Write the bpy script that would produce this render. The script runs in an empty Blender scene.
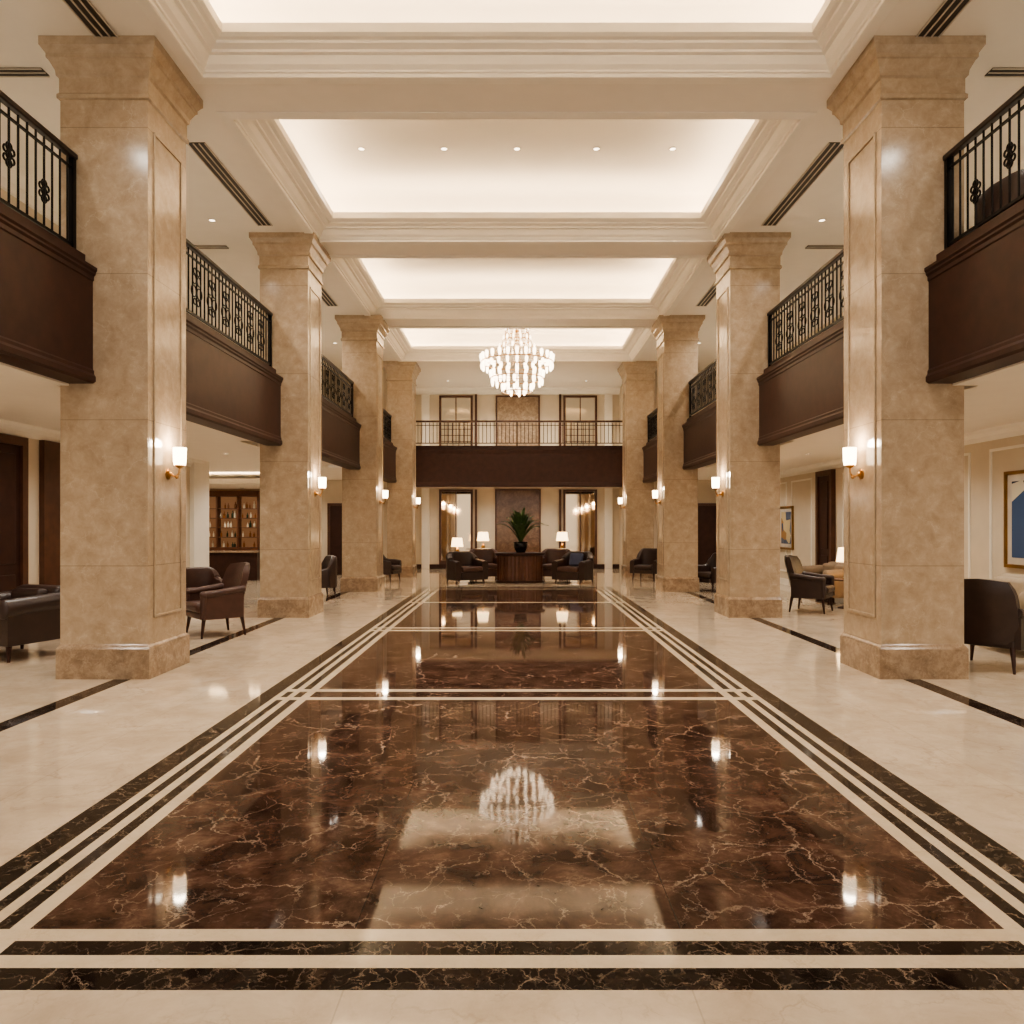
import bpy, bmesh, math, random
from mathutils import Vector, Matrix
random.seed(7)
S=bpy.context.scene; COL=S.collection
def lin(c):
    return tuple(((v/255)/12.92 if v/255<=0.04045 else ((v/255+0.055)/1.055)**2.4) for v in c)+(1,)
# ---------------------------------------------------------------- materials
def mat(name,col,rough=.5,metal=0,emis=None,es=0,coat=0,bump=0,bscale=30,vary=0.12,vscale=4,spec=.5):
    m=bpy.data.materials.new(name); m.use_nodes=True
    n=m.node_tree; b=n.nodes['Principled BSDF']
    b.inputs['Base Color'].default_value=lin(col)
    b.inputs['Roughness'].default_value=rough; b.inputs['Metallic'].default_value=metal
    b.inputs['Coat Weight'].default_value=coat; b.inputs['Specular IOR Level'].default_value=spec
    if emis:
        b.inputs['Emission Color'].default_value=lin(emis); b.inputs['Emission Strength'].default_value=es
    if vary and not emis:
        g=n.nodes.new('ShaderNodeNewGeometry'); t=n.nodes.new('ShaderNodeTexNoise'); t.inputs['Scale'].default_value=vscale; t.inputs['Detail'].default_value=6
        r=n.nodes.new('ShaderNodeValToRGB'); L=lin(col)
        r.color_ramp.elements[0].position=.3; r.color_ramp.elements[1].position=.7
        r.color_ramp.elements[0].color=tuple(v*(1-vary) for v in L[:3])+(1,)
        r.color_ramp.elements[1].color=tuple(min(1,v*(1+vary)) for v in L[:3])+(1,)
        n.links.new(g.outputs['Position'],t.inputs['Vector']); n.links.new(t.outputs['Fac'],r.inputs['Fac']); n.links.new(r.outputs['Color'],b.inputs['Base Color'])
    if bump:
        t=n.nodes.new('ShaderNodeTexNoise'); t.inputs['Scale'].default_value=bscale
        bp=n.nodes.new('ShaderNodeBump'); bp.inputs['Strength'].default_value=bump; bp.inputs['Distance'].default_value=.01
        n.links.new(t.outputs['Fac'],bp.inputs['Height']); n.links.new(bp.outputs['Normal'],b.inputs['Normal'])
    return m
def stone(name,ramp,vein,rough,scale=1.5,vscale=2.0,vwidth=.02,vamt=.6,joints=None,stretch=(1,1,1),jdark=.75,fine=0,fleck=0,spec=.5,warp=.9,mlo=.45,mhi=.65,lo=.32,hi=.68):
    m=bpy.data.materials.new(name); m.use_nodes=True; n=m.node_tree; N=n.nodes; Lk=n.links.new; b=N['Principled BSDF']
    g=N.new('ShaderNodeNewGeometry')
    mp=N.new('ShaderNodeMapping'); mp.inputs['Scale'].default_value=stretch; Lk(g.outputs['Position'],mp.inputs['Vector'])
    t=N.new('ShaderNodeTexNoise'); t.inputs['Scale'].default_value=scale; t.inputs['Detail'].default_value=12; t.inputs['Roughness'].default_value=.72; t.inputs['Distortion'].default_value=.4
    Lk(mp.outputs[0],t.inputs['Vector'])
    r=N.new('ShaderNodeValToRGB'); e=r.color_ramp.elements
    ps=[lo+(hi-lo)*i/(len(ramp)-1) for i in range(len(ramp))]
    e[0].position=ps[0]; e[0].color=lin(ramp[0]); e[1].position=ps[-1]; e[1].color=lin(ramp[-1])
    for i in range(1,len(ramp)-1):
        q=e.new(ps[i]); q.color=lin(ramp[i])
    Lk(t.outputs['Fac'],r.inputs['Fac'])
    cur=r.outputs['Color']
    d=N.new('ShaderNodeTexNoise'); d.inputs['Scale'].default_value=2.2; d.inputs['Detail'].default_value=8; d.inputs['Roughness'].default_value=.62; Lk(mp.outputs[0],d.inputs['Vector'])
    va=N.new('ShaderNodeVectorMath'); va.operation='MULTIPLY_ADD'; va.inputs[1].default_value=(warp,)*3; Lk(d.outputs['Color'],va.inputs[0]); Lk(mp.outputs[0],va.inputs[2])
    def veinlayer(cur,sc,w,amt,col,seed=0):
        vo=N.new('ShaderNodeTexVoronoi'); vo.feature='DISTANCE_TO_EDGE'; vo.inputs['Scale'].default_value=sc
        o=N.new('ShaderNodeVectorMath'); o.operation='ADD'; o.inputs[1].default_value=(seed*3.1,seed*1.7,0); Lk(va.outputs[0],o.inputs[0]); Lk(o.outputs[0],vo.inputs['Vector'])
        mr=N.new('ShaderNodeMapRange'); mr.inputs[1].default_value=0; mr.inputs[2].default_value=w; mr.inputs[3].default_value=amt; mr.inputs[4].default_value=0; Lk(vo.outputs['Distance'],mr.inputs[0])
        mk=N.new('ShaderNodeTexNoise'); mk.inputs['Scale'].default_value=sc*1.3; mk.inputs['Detail'].default_value=4
        mp2=N.new('ShaderNodeMapping'); mp2.inputs['Location'].default_value=(seed,seed*2,0); Lk(g.outputs['Position'],mp2.inputs[0]); Lk(mp2.outputs[0],mk.inputs['Vector'])
        m2=N.new('ShaderNodeMapRange'); m2.inputs[1].default_value=mlo; m2.inputs[2].default_value=mhi; Lk(mk.outputs['Fac'],m2.inputs[0])
        mu=N.new('ShaderNodeMath'); mu.operation='MULTIPLY'; Lk(mr.outputs[0],mu.inputs[0]); Lk(m2.outputs[0],mu.inputs[1])
        mx=N.new('ShaderNodeMix'); mx.data_type='RGBA'; Lk(mu.outputs[0],mx.inputs['Factor']); Lk(cur,mx.inputs['A']); mx.inputs['B'].default_value=lin(col)
        return mx.outputs['Result']
    cur=veinlayer(cur,vscale,vwidth,vamt,vein)
    if fine:
        cur=veinlayer(cur,vscale*2.3,vwidth*1.6,vamt*.8,vein,seed=5)
        if fine>1: cur=veinlayer(cur,vscale*4.6,vwidth*2.2,vamt*.6,vein,seed=9)
    if fleck:
        f=N.new('ShaderNodeTexNoise'); f.inputs['Scale'].default_value=13; f.inputs['Detail'].default_value=5; f.inputs['Roughness'].default_value=.7; Lk(g.outputs['Position'],f.inputs['Vector'])
        fr=N.new('ShaderNodeMapRange'); fr.inputs[1].default_value=.62; fr.inputs[2].default_value=.72; fr.inputs[4].default_value=fleck; Lk(f.outputs['Fac'],fr.inputs[0])
        mx=N.new('ShaderNodeMix'); mx.data_type='RGBA'; Lk(fr.outputs[0],mx.inputs['Factor']); Lk(cur,mx.inputs['A']); mx.inputs['B'].default_value=lin(vein); cur=mx.outputs['Result']
    if joints:
        sp=N.new('ShaderNodeSeparateXYZ'); Lk(g.outputs['Position'],sp.inputs[0])
        for ax,per,wd,off in joints:
            a=N.new('ShaderNodeMath'); a.operation='ADD'; a.inputs[1].default_value=off+100*per; Lk(sp.outputs[ax],a.inputs[0])
            mo=N.new('ShaderNodeMath'); mo.operation='MODULO'; mo.inputs[1].default_value=per; Lk(a.outputs[0],mo.inputs[0])
            lt=N.new('ShaderNodeMath'); lt.operation='LESS_THAN'; lt.inputs[1].default_value=wd; Lk(mo.outputs[0],lt.inputs[0])
            mm=N.new('ShaderNodeMath'); mm.operation='MULTIPLY'; mm.inputs[1].default_value=jdark; Lk(lt.outputs[0],mm.inputs[0])
            mx=N.new('ShaderNodeMix'); mx.data_type='RGBA'; Lk(mm.outputs[0],mx.inputs['Factor']); Lk(cur,mx.inputs['A'])
            mx.inputs['B'].default_value=tuple(v*.5 for v in lin(ramp[0])[:3])+(1,)
            cur=mx.outputs['Result']
    Lk(cur,b.inputs['Base Color'])
    b.inputs['Roughness'].default_value=rough; b.inputs['Specular IOR Level'].default_value=spec
    return m
M={}
M['cream']=stone('cream_marble',[(188,170,147),(206,189,167),(221,206,186)],(158,136,112),.06,scale=2.4,vscale=1.1,vwidth=.018,vamt=.5,joints=[(0,1.2,.006,.6),(1,1.2,.006,.2)],jdark=.3,fine=2,spec=.75,warp=.6,lo=.28,hi=.72)
M['creamline']=stone('cream_inlay_marble',[(202,184,158),(218,202,178)],(170,146,118),.07,scale=4,vamt=.35,fine=2,vwidth=.02)
M['dark']=stone('brown_marble',[(38,25,21),(60,42,34),(84,62,51),(114,90,76)],(190,168,148),.045,scale=3.4,vscale=1.15,vwidth=.008,vamt=.72,fine=2,fleck=.32,spec=.17,warp=.45,joints=[(0,1.29,.005,.645),(1,1.29,.005,.3)],jdark=.6,mlo=.44,mhi=.6)
M['black']=stone('black_marble',[(21,15,13),(36,27,23),(58,45,38)],(172,152,132),.06,scale=5,vscale=2.8,vwidth=.014,vamt=.7,fine=2,fleck=.2,spec=.22,warp=.5,mlo=.44,mhi=.6)
M['trav']=stone('travertine',[(148,127,105),(168,148,125),(182,163,140),(201,183,160)],(214,199,177),.16,scale=6.5,vscale=1.5,vwidth=.010,vamt=.45,joints=[(2,1.52,.009,.35)],jdark=.5,fine=2,fleck=.2,warp=.6,lo=.22,hi=.78)
M['travplain']=stone('travertine_plain',[(154,134,112),(175,156,133),(192,174,151)],(212,197,175),.22,scale=8,vwidth=.010,vamt=.3,fine=1,lo=.24,hi=.76)
M['base']=stone('travertine_base',[(126,105,85),(150,128,106),(176,154,130)],(204,186,162),.17,scale=7,vscale=5,vwidth=.03,vamt=.4,fine=1)
M['brownpanel']=stone('brown_stone_panel',[(84,62,48),(112,86,66),(140,112,88)],(176,150,122),.2,scale=4,vscale=3,vwidth=.02,vamt=.4,fine=1)
M['wall']=mat('cream_wall',(212,198,176),.6,vary=.03)
M['ceil']=mat('ceiling_paint',(236,228,215),.7,vary=.015)
M['trim']=mat('plaster_trim',(239,232,219),.6,vary=.02)
M['coffer']=mat('coffer_paint',(228,220,206),.8,vary=.01)
M['wood']=mat('dark_wood',(58,35,28),.42,vary=.2,vscale=6,spec=.3)
M['wood2']=mat('walnut_wood',(84,53,38),.4,vary=.25,vscale=6)
M['wood3']=mat('warm_shelf_wood',(104,66,45),.45,vary=.2,vscale=6)
M['iron']=mat('black_iron',(20,16,15),.4,.6)
M['bronze']=mat('bronze_rail_metal',(70,54,42),.4,.6)
M['rail']=mat('handrail_wood',(34,21,18),.35)
M['leather']=mat('brown_leather',(76,51,43),.38,vary=.15,vscale=9,bump=.2,bscale=60)
M['leather2']=mat('dark_leather',(56,40,35),.36,vary=.15,vscale=9,bump=.2,bscale=60)
M['fabric']=mat('taupe_fabric',(140,120,98),.85,bump=.3,bscale=120)
M['blue']=mat('blue_fabric',(70,76,100),.8,bump=.3,bscale=120)
M['creamfab']=mat('cream_fabric',(184,168,146),.9,bump=.3,bscale=120)
M['brass']=mat('aged_brass',(176,138,92),.28,1)
M['gold']=mat('gilt_frame',(150,116,70),.35,.8)
M['lampglow']=mat('lamp_shade_glow',(255,230,190),.8,emis=(255,216,160),es=4)
M['sconceglow']=mat('sconce_glass_glow',(255,235,205),.5,emis=(255,228,190),es=9)
M['crystal']=mat('lit_crystal',(255,240,215),.2,emis=(255,230,198),es=5.5)
M['strand']=mat('crystal_strand',(200,174,140),.25,.9,vary=0)
M['cove']=mat('cove_led',(255,235,200),.5,emis=(255,234,207),es=24)
M['down']=mat('downlight_glow',(255,240,215),.5,emis=(255,236,208),es=4)
M['white']=mat('white_metal',(205,194,178),.4)
M['vent']=mat('vent_dark',(58,50,43),.5)
M['mirror']=mat('mirror_glass',(196,174,146),.05,1,vary=0)
M['pane']=mat('self_glowing_window_glass',(150,136,114),.08,.4,emis=(206,180,142),es=.3)  # slight emission in the pane stands in for a lit room behind
M['leaf']=mat('plant_leaf',(70,92,50),.5,vary=.35,vscale=12)
M['pot']=mat('black_pot',(24,20,20),.25)
M['bottle1']=mat('amber_bottle',(140,88,48),.15)
M['bottle2']=mat('green_bottle',(46,60,44),.15)
M['bottle3']=mat('pale_bottle',(224,210,186),.15)
M['warmback']=mat('self_glowing_cabinet_back',(120,86,62),.5,emis=(206,150,104),es=.22)  # emission added to the back panel to brighten the cabinet, no lamp inside
# ---------------------------------------------------------------- mesh helpers
def NB(): return bmesh.new()
def bx(bm,x0,x1,y0,y1,z0,z1):
    if x0>x1:x0,x1=x1,x0
    if y0>y1:y0,y1=y1,y0
    v=[bm.verts.new(p) for p in [(x0,y0,z0),(x1,y0,z0),(x1,y1,z0),(x0,y1,z0),(x0,y0,z1),(x1,y0,z1),(x1,y1,z1),(x0,y1,z1)]]
    for f in [(0,3,2,1),(4,5,6,7),(0,1,5,4),(1,2,6,5),(2,3,7,6),(3,0,4,7)]: bm.faces.new([v[i] for i in f])
def cyl(bm,p0,p1,r0,r1=None,n=12,cap=True):
    if r1 is None:r1=r0
    p0=Vector(p0);p1=Vector(p1);d=(p1-p0).normalized()
    a=d.orthogonal().normalized();b=d.cross(a)
    A=[bm.verts.new(p0+(a*math.cos(t)+b*math.sin(t))*r0) for t in [2*math.pi*i/n for i in range(n)]]
    B=[bm.verts.new(p1+(a*math.cos(t)+b*math.sin(t))*r1) for t in [2*math.pi*i/n for i in range(n)]]
    for i in range(n): bm.faces.new([A[i],A[(i+1)%n],B[(i+1)%n],B[i]])
    if cap: bm.faces.new(A[::-1]); bm.faces.new(B)
def tube(bm,pts,r,n=8):
    for a,b in zip(pts[:-1],pts[1:]): cyl(bm,a,b,r,r,n)
def lathe(bm,prof,n=24,c=(0,0,0),sy=1,cap=True,flute=0):
    R=[]
    for r,z in prof:
        R.append([bm.verts.new((c[0]+math.cos(2*math.pi*i/n)*r*(1-(flute if i%2 else 0)),c[1]+sy*math.sin(2*math.pi*i/n)*r*(1-(flute if i%2 else 0)),c[2]+z)) for i in range(n)])
    for A,B in zip(R[:-1],R[1:]):
        for i in range(n): bm.faces.new([A[i],A[(i+1)%n],B[(i+1)%n],B[i]])
    if cap: bm.faces.new(R[0][::-1]); bm.faces.new(R[-1])
def loft(bm,x0,x1,y0,y1,prof,cap0=True,cap1=True):
    R=[]
    for o,z in prof:
        R.append([bm.verts.new(p) for p in [(x0-o,y0-o,z),(x1+o,y0-o,z),(x1+o,y1+o,z),(x0-o,y1+o,z)]])
    for A,B in zip(R[:-1],R[1:]):
        for i in range(4): bm.faces.new([A[i],A[(i+1)%4],B[(i+1)%4],B[i]])
    if cap0: bm.faces.new(R[0][::-1])
    if cap1: bm.faces.new(R[-1])
def torus(bm,c,R,r,axis='z',n=20,m=6):
    rings=[]
    for i in range(n):
        t=2*math.pi*i/n; ring=[]
        for j in range(m):
            p=2*math.pi*j/m; a=(R+r*math.cos(p))*math.cos(t); b=(R+r*math.cos(p))*math.sin(t); h=r*math.sin(p)
            q={'z':(a,b,h),'x':(h,a,b),'y':(a,h,b)}[axis]
            ring.append(bm.verts.new((c[0]+q[0],c[1]+q[1],c[2]+q[2])))
        rings.append(ring)
    for i in range(n):
        for j in range(m):
            bm.faces.new([rings[i][j],rings[(i+1)%n][j],rings[(i+1)%n][(j+1)%m],rings[i][(j+1)%m]])
def prism(bm,pts,a0,a1,f):
    A=[bm.verts.new(f(d,z,a0)) for d,z in pts]; B=[bm.verts.new(f(d,z,a1)) for d,z in pts]; n=len(pts)
    for i in range(n): bm.faces.new([A[i],A[(i+1)%n],B[(i+1)%n],B[i]])
    bm.faces.new(A[::-1]); bm.faces.new(B)
def sphere(bm,c,r,sx=1,sy=1,sz=1,u=12,v=8):
    lathe(bm,[(max(.001,r*math.sin(math.pi*i/v))*sx,-r*math.cos(math.pi*i/v)*sz) for i in range(v+1)],u,c,sy/sx)
def ob(bm,name,m,parent=None,loc=(0,0,0),smooth=False,bevel=0,rot=0,**props):
    bmesh.ops.recalc_face_normals(bm,faces=bm.faces)
    me=bpy.data.meshes.new(name); bm.to_mesh(me); bm.free()
    for mm in (m if isinstance(m,list) else [m]): me.materials.append(mm)
    o=bpy.data.objects.new(name,me); COL.objects.link(o); o.location=loc; o.rotation_euler=(0,0,rot)
    if parent: o.parent=parent
    if smooth:
        for p in me.polygons:p.use_smooth=True
        me.set_sharp_from_angle(angle=math.radians(40))
    if bevel:
        md=o.modifiers.new('bevel','BEVEL'); md.width=bevel; md.segments=3
        for p in me.polygons:p.use_smooth=True
        me.set_sharp_from_angle(angle=math.radians(60))
    for k,v in props.items(): o[k]=v
    return o
def thing(name,label,cat,loc=(0,0,0),rot=0,group=None,scale=1):
    e=bpy.data.objects.new(name,None); COL.objects.link(e); e.location=loc; e.rotation_euler=(0,0,rot); e.scale=(scale,)*3
    e.empty_display_size=.1
    e['label']=label; e['category']=cat
    if group:e['group']=group
    return e
ST=dict(kind='structure')
# ---------------------------------------------------------------- floor
xs=[1.93,2.01,2.08,2.14,2.20,2.26,2.42]
def xm(x):
    a=abs(x)
    if a<1.93:return 'p'
    for lo,hi,k in [(1.93,2.01,'c'),(2.01,2.08,'b'),(2.08,2.14,'c'),(2.14,2.20,'b'),(2.20,2.26,'c'),(2.26,2.42,'b')]:
        if lo<a<hi:return k
    if 4.0<a<4.18:return 'k'
    return 'o'
X=[-11.2,-4.18,-4.0]+[-v for v in xs[::-1]]+xs+[4.0,4.18,7.4]
yb=[(2.58,2.709,'B'),(2.709,2.79,'C'),(2.79,2.885,'B'),(2.885,2.97,'C'),(2.97,6.86,'P'),(6.86,6.97,'c'),(6.97,7.2,'q'),(7.2,7.31,'c'),(7.31,11.3,'P'),(11.3,11.45,'c'),(11.45,11.6,'P'),(11.6,11.72,'c'),(11.72,15.4,'P'),(15.4,15.6,'c'),(15.6,18.6,'P'),(18.6,18.76,'C'),(18.76,18.95,'B'),(18.95,19.1,'C'),(19.1,19.4,'B')]
Y=[-4.0]+[a for a,_,_ in yb]+[19.4,27.7]
bm=NB()
V={}
for i,x in enumerate(X):
    for j,y in enumerate(Y): V[i,j]=bm.verts.new((x,y,0))
MI={'cream':0,'line':1,'dark':2,'black':3}
for i in range(len(X)-1):
    for j in range(len(Y)-1):
        f=bm.faces.new([V[i,j],V[i+1,j],V[i+1,j+1],V[i,j+1]])
        cx=(X[i]+X[i+1])/2; cy=(Y[j]+Y[j+1])/2; k=xm(cx); r=None
        for a,b,t in yb:
            if a<cy<b:r=t
        if k=='k': w='black' if cy<24 else 'cream'
        elif k=='o' or r is None: w='cream'
        elif r=='P': w={'p':'dark','c':'line','b':'black'}[k]
        elif r=='B':
            w='line' if (k=='c' and abs(cx)>2.1) or (k=='c' and cy>2.7 and cy<3) else 'black'
            if cy<2.71: w='black'
        elif r=='C': w='line' if abs(cx)<2.26 else 'black'
        elif r=='c': w='line' if abs(cx)<2.26 else 'black'
        elif r=='q': w={'p':'dark','c':'line','b':'black'}[k]
        f.material_index=MI[w]
bmesh.ops.recalc_face_normals(bm,faces=bm.faces)
fl=ob(bm,'floor',[M['cream'],M['creamline'],M['dark'],M['black']],**ST)
if fl.data.polygons[0].normal.z<0: fl.data.flip_normals()
fl['label']='polished cream marble floor with brown marble inlay and striped border'
# ---------------------------------------------------------------- ceiling with coffers
ZC=6.6
cof=[(4.4,8.35),(9.2,13.2),(14.0,18.1),(19.0,22.8)]
CXo=3.5
bm=NB()
bx(bm,-7.4,-CXo,-4,24.4,ZC,ZC+.1); bx(bm,CXo,7.4,-4,24.4,ZC,ZC+.1)
ye=-4
for a,b in cof:
    bx(bm,-CXo,CXo,ye,a,ZC,ZC+.1); ye=b
bx(bm,-CXo,CXo,ye,27.7,ZC,ZC+.1); bx(bm,-3.95,-CXo,24.4,27.7,ZC,ZC+.1); bx(bm,CXo,3.95,24.4,27.7,ZC,ZC+.1)
ob(bm,'ceiling',M['ceil'],label='cream painted ceiling with recessed coffers',**ST)
for i,(a,b) in enumerate(cof):
    bm=NB()
    prof=[(.13,ZC-.001),(.13,ZC-.015),(.0,ZC-.025),(-.012,ZC-.02),(-.012,ZC+.02),(-.035,ZC+.025),(-.04,ZC+.045),(-.085,ZC+.08),(-.12,ZC+.14),(-.125,ZC+.155),(-.17,ZC+.16),(-.175,ZC+.185),(-.25,ZC+.21),(-.26,ZC+.235),(-.31,ZC+.24),(-.35,ZC+.26),(-.35,ZC+.36),(-.31,ZC+.36)]
    loft(bm,-CXo,CXo,a,b,prof,False,False)
    ob(bm,'trim_%d'%(i+1),M['trim'],smooth=False,label='layered plaster crown moulding around ceiling coffer',**ST)
    bm=NB()
    loft(bm,-CXo,CXo,a,b,[(-.31,ZC+.36),(-.30,ZC+.27),(0.05,ZC+.27),(0.05,ZC+.6),(0.0,ZC+.75),(-.12,ZC+.86),(-.3,ZC+.92)],False,True)
    ob(bm,'ceiling.%03d'%(i+1),M['coffer'],smooth=True,label='recessed coffer ceiling washed by cove light',**ST)
    bm=NB()
    z=ZC+.30
    for q in [(-CXo+.04,CXo-.04,a+.04,a+.14),(-CXo+.04,CXo-.04,b-.14,b-.04),(-CXo+.04,-CXo+.14,a+.16,b-.16),(CXo-.14,CXo-.04,a+.16,b-.16)]:
        bx(bm,*q,z-.02,z)
    e=ob(bm,'cove_light',M['cove'],label='warm hidden LED strip in ceiling cove',category='light',group='cove lights')
# ---------------------------------------------------------------- walls
WX=7.2
bm=NB(); bx(bm,-WX-.2,-WX,-4,17.2,0,3.95); bx(bm,-WX-.2,-WX,-4,24.2,3.95,ZC); bx(bm,-11.0,-WX,17.0,17.2,0,3.05)
bx(bm,-11.2,-11.0,17,24.2,0,3.95); ob(bm,'wall_left',M['wall'],label='cream painted lounge wall',**ST)
bm=NB(); bx(bm,WX,WX+.2,-4,24.2,0,ZC); ob(bm,'wall_right',M['wall'],label='cream painted panelled lounge wall',**ST)
for k,q in enumerate([(-3.95,3.95,27.5,27.7),(-11.2,-3.75,24.2,24.4),(3.75,7.4,24.2,24.4),(-3.95,-3.75,24.4,27.5),(3.75,3.95,24.4,27.5)]):
    bm=NB(); bx(bm,*q,0,ZC); ob(bm,'wall_back' if k==0 else 'wall_back.%03d'%k,M['wall'],label='cream end wall',**ST)
bays={-1:[(4.41,3.0,7.8,3.07,4.27,5.45,4.6),(4.08,8.7,12.95,2.97,4.14,5.26,4.25),(3.78,13.85,18.0,2.93,4.0,5.04,3.95),(3.72,18.9,23.0,2.9,3.97,4.96,3.88)],
 1:[(4.28,3.0,7.8,3.07,4.27,5.44,4.46),(4.18,8.7,12.95,2.97,4.14,5.26,4.35),(4.0,13.85,18.0,2.93,4.0,5.04,4.15),(3.88,18.9,23.0,2.9,3.97,4.96,4.03)]}
for s in (-1,1):
    bm=NB(); bx(bm,s*WX,s*4.8,-4,24.2,3.05,3.9)
    for xf,ya,yb_,zb,zt,zr,xr in bays[s]:
        if xf+.25<4.8: bx(bm,s*4.8,s*(xf+.25),ya,yb_,3.05,3.9)
    bx(bm,s*4.8,s*4.0,23.9,24.2,3.05,3.9)
    if s<0: bx(bm,-11.0,-WX,17,24.2,3.05,3.95)
    ob(bm,'ceiling.%03d'%(5 if s<0 else 6),M['ceil'],label='low cream ceiling under gallery',**ST)
bm=NB(); bx(bm,-3.75,3.75,24.75,27.5,2.95,3.9); ob(bm,'ceiling.007',M['ceil'],label='low cream ceiling under rear gallery',**ST)
# baseboards
bm=NB(); bx(bm,-WX,-WX+.03,-4,17.2,0,.16); ob(bm,'baseboard_left',M['trim'],**ST)
bm=NB(); bx(bm,WX-.03,WX,-4,24.2,0,.16); ob(bm,'baseboard_right',M['trim'],**ST)
bm=NB(); bx(bm,-3.75,3.75,27.46,27.5,0,.16); ob(bm,'baseboard_back',M['wood'],**ST)
tn=[10]
def frame_on_side(s,y0,y1,z0,z1,w=.04,t=.02,m='trim'):
    tn[0]+=1; bm=NB(); xa=s*WX; xb=s*(WX-t)
    bx(bm,xa,xb,y0,y1,z0,z0+w); bx(bm,xa,xb,y0,y1,z1-w,z1); bx(bm,xa,xb,y0,y0+w,z0+w,z1-w); bx(bm,xa,xb,y1-w,y1,z0+w,z1-w)
    ob(bm,'trim_%d'%tn[0],M[m],label='raised wall panel moulding',**ST)
for y0 in [6.9,8.6,10.05,11.9,13.6,15.2,18.3,20.0,21.8]:
    frame_on_side(1,y0,y0+1.35,.35,2.75)
for y0 in [6.5,12.2,14.0]: frame_on_side(-1,y0,y0+1.4,.35,2.75)
for s in (-1,1):
    for y0 in [3,5.2,7.4,9.6,11.8,14,16.2,18.4,20.6]: frame_on_side(s,y0,y0+1.9,4.3,6.1)
    tn[0]+=1; bm=NB()
    yend=17.0 if s<0 else 24.2
    prism(bm,[(0,3.05),(.14,3.05),(.12,3.0),(.05,2.95),(.03,2.88),(0,2.88)],-4,yend,lambda d,z,a,s=s:(s*(WX-d),a,z))
    ob(bm,'trim_%d'%tn[0],M['trim'],label='plaster cornice',**ST)
    tn[0]+=1; bm=NB()
    prism(bm,[(0,6.6),(.25,6.6),(.22,6.52),(.1,6.42),(.06,6.3),(0,6.3)],-4,24.2,lambda d,z,a,s=s:(s*(WX-d),a,z))
    ob(bm,'trim_%d'%tn[0],M['trim'],label='plaster cornice',**ST)
tn[0]+=1; bm=NB()
prism(bm,[(0,6.6),(.3,6.6),(.28,6.54),(.14,6.48),(.06,6.4),(0,6.38)],-3.75,3.75,lambda d,z,a:(a,27.5-d,z))
ob(bm,'trim_%d'%tn[0],M['trim'],label='plaster cornice',**ST)
def door_side(n,s,y0,y1,zt):
    r=bpy.data.objects.new('door_%d'%n,None); COL.objects.link(r); r['kind']='structure'; r['label']='dark wood panelled door with frame'
    xa=s*WX; 
    bm=NB(); bx(bm,xa,xa-s*.06,y0+.12,y1-.12,0,zt-.12); ob(bm,'door_leaf',M['wood'],r)
    bm=NB(); bx(bm,xa,xa-s*.1,y0,y0+.12,0,zt); bx(bm,xa,xa-s*.1,y1-.12,y1,0,zt); bx(bm,xa,xa-s*.1,y0+.12,y1-.12,zt-.12,zt); ob(bm,'door_frame',M['wood2'],r)
    bm=NB()
    for za,zb in [(.15,.9),(1.05,zt-.25)]: bx(bm,xa-s*.06,xa-s*.08,y0+.25,y1-.25,za,zb)
    ob(bm,'door_panel',M['wood'],r,bevel=.01)
door_side(1,-1,9.3,10.9,2.86); door_side(2,1,16.95,17.85,2.86)
tn[0]+=1; bm=NB(); bx(bm,-WX,-WX+.08,11.3,11.9,0,2.88); ob(bm,'trim_%d'%tn[0],M['wood2'],label='dark wood pilaster',**ST)
tn[0]+=1; bm=NB(); bx(bm,-WX-.2,-WX+.1,16.5,17.3,0,3.05); ob(bm,'trim_%d'%tn[0],M['trim'],label='cream plaster pilaster',**ST)
def door_end(n,x0,x1,zt,y=24.2):
    r=bpy.data.objects.new('door_%d'%n,None); COL.objects.link(r); r['kind']='structure'; r['label']='dark wood door in lounge end wall'
    bm=NB(); bx(bm,x0+.08,x1-.08,y-.05,y,0,zt-.08); ob(bm,'door_leaf',M['wood'],r)
    bm=NB(); bx(bm,x0,x0+.08,y-.08,y,0,zt); bx(bm,x1-.08,x1,y-.08,y,0,zt); bx(bm,x0+.08,x1-.08,y-.08,y,zt-.08,zt); ob(bm,'door_frame',M['wood2'],r)
door_end(3,5.75,6.75,2.3); door_end(4,-6.1,-5.5,2.3)
# bar bulkhead with glowing cove
tn[0]+=1; bm=NB(); bx(bm,-11.0,-6.6,20.6,20.72,2.74,2.88); bx(bm,-11,-6.6,20.72,24.2,2.74,2.78); ob(bm,'trim_%d'%tn[0],M['trim'],label='cream dropped bar soffit with cove',**ST)
bm=NB(); bx(bm,-10.9,-6.7,20.76,20.86,2.81,2.83); ob(bm,'cove_light',M['cove'],label='warm LED strip above bar soffit',category='light',group='cove lights')
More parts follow.
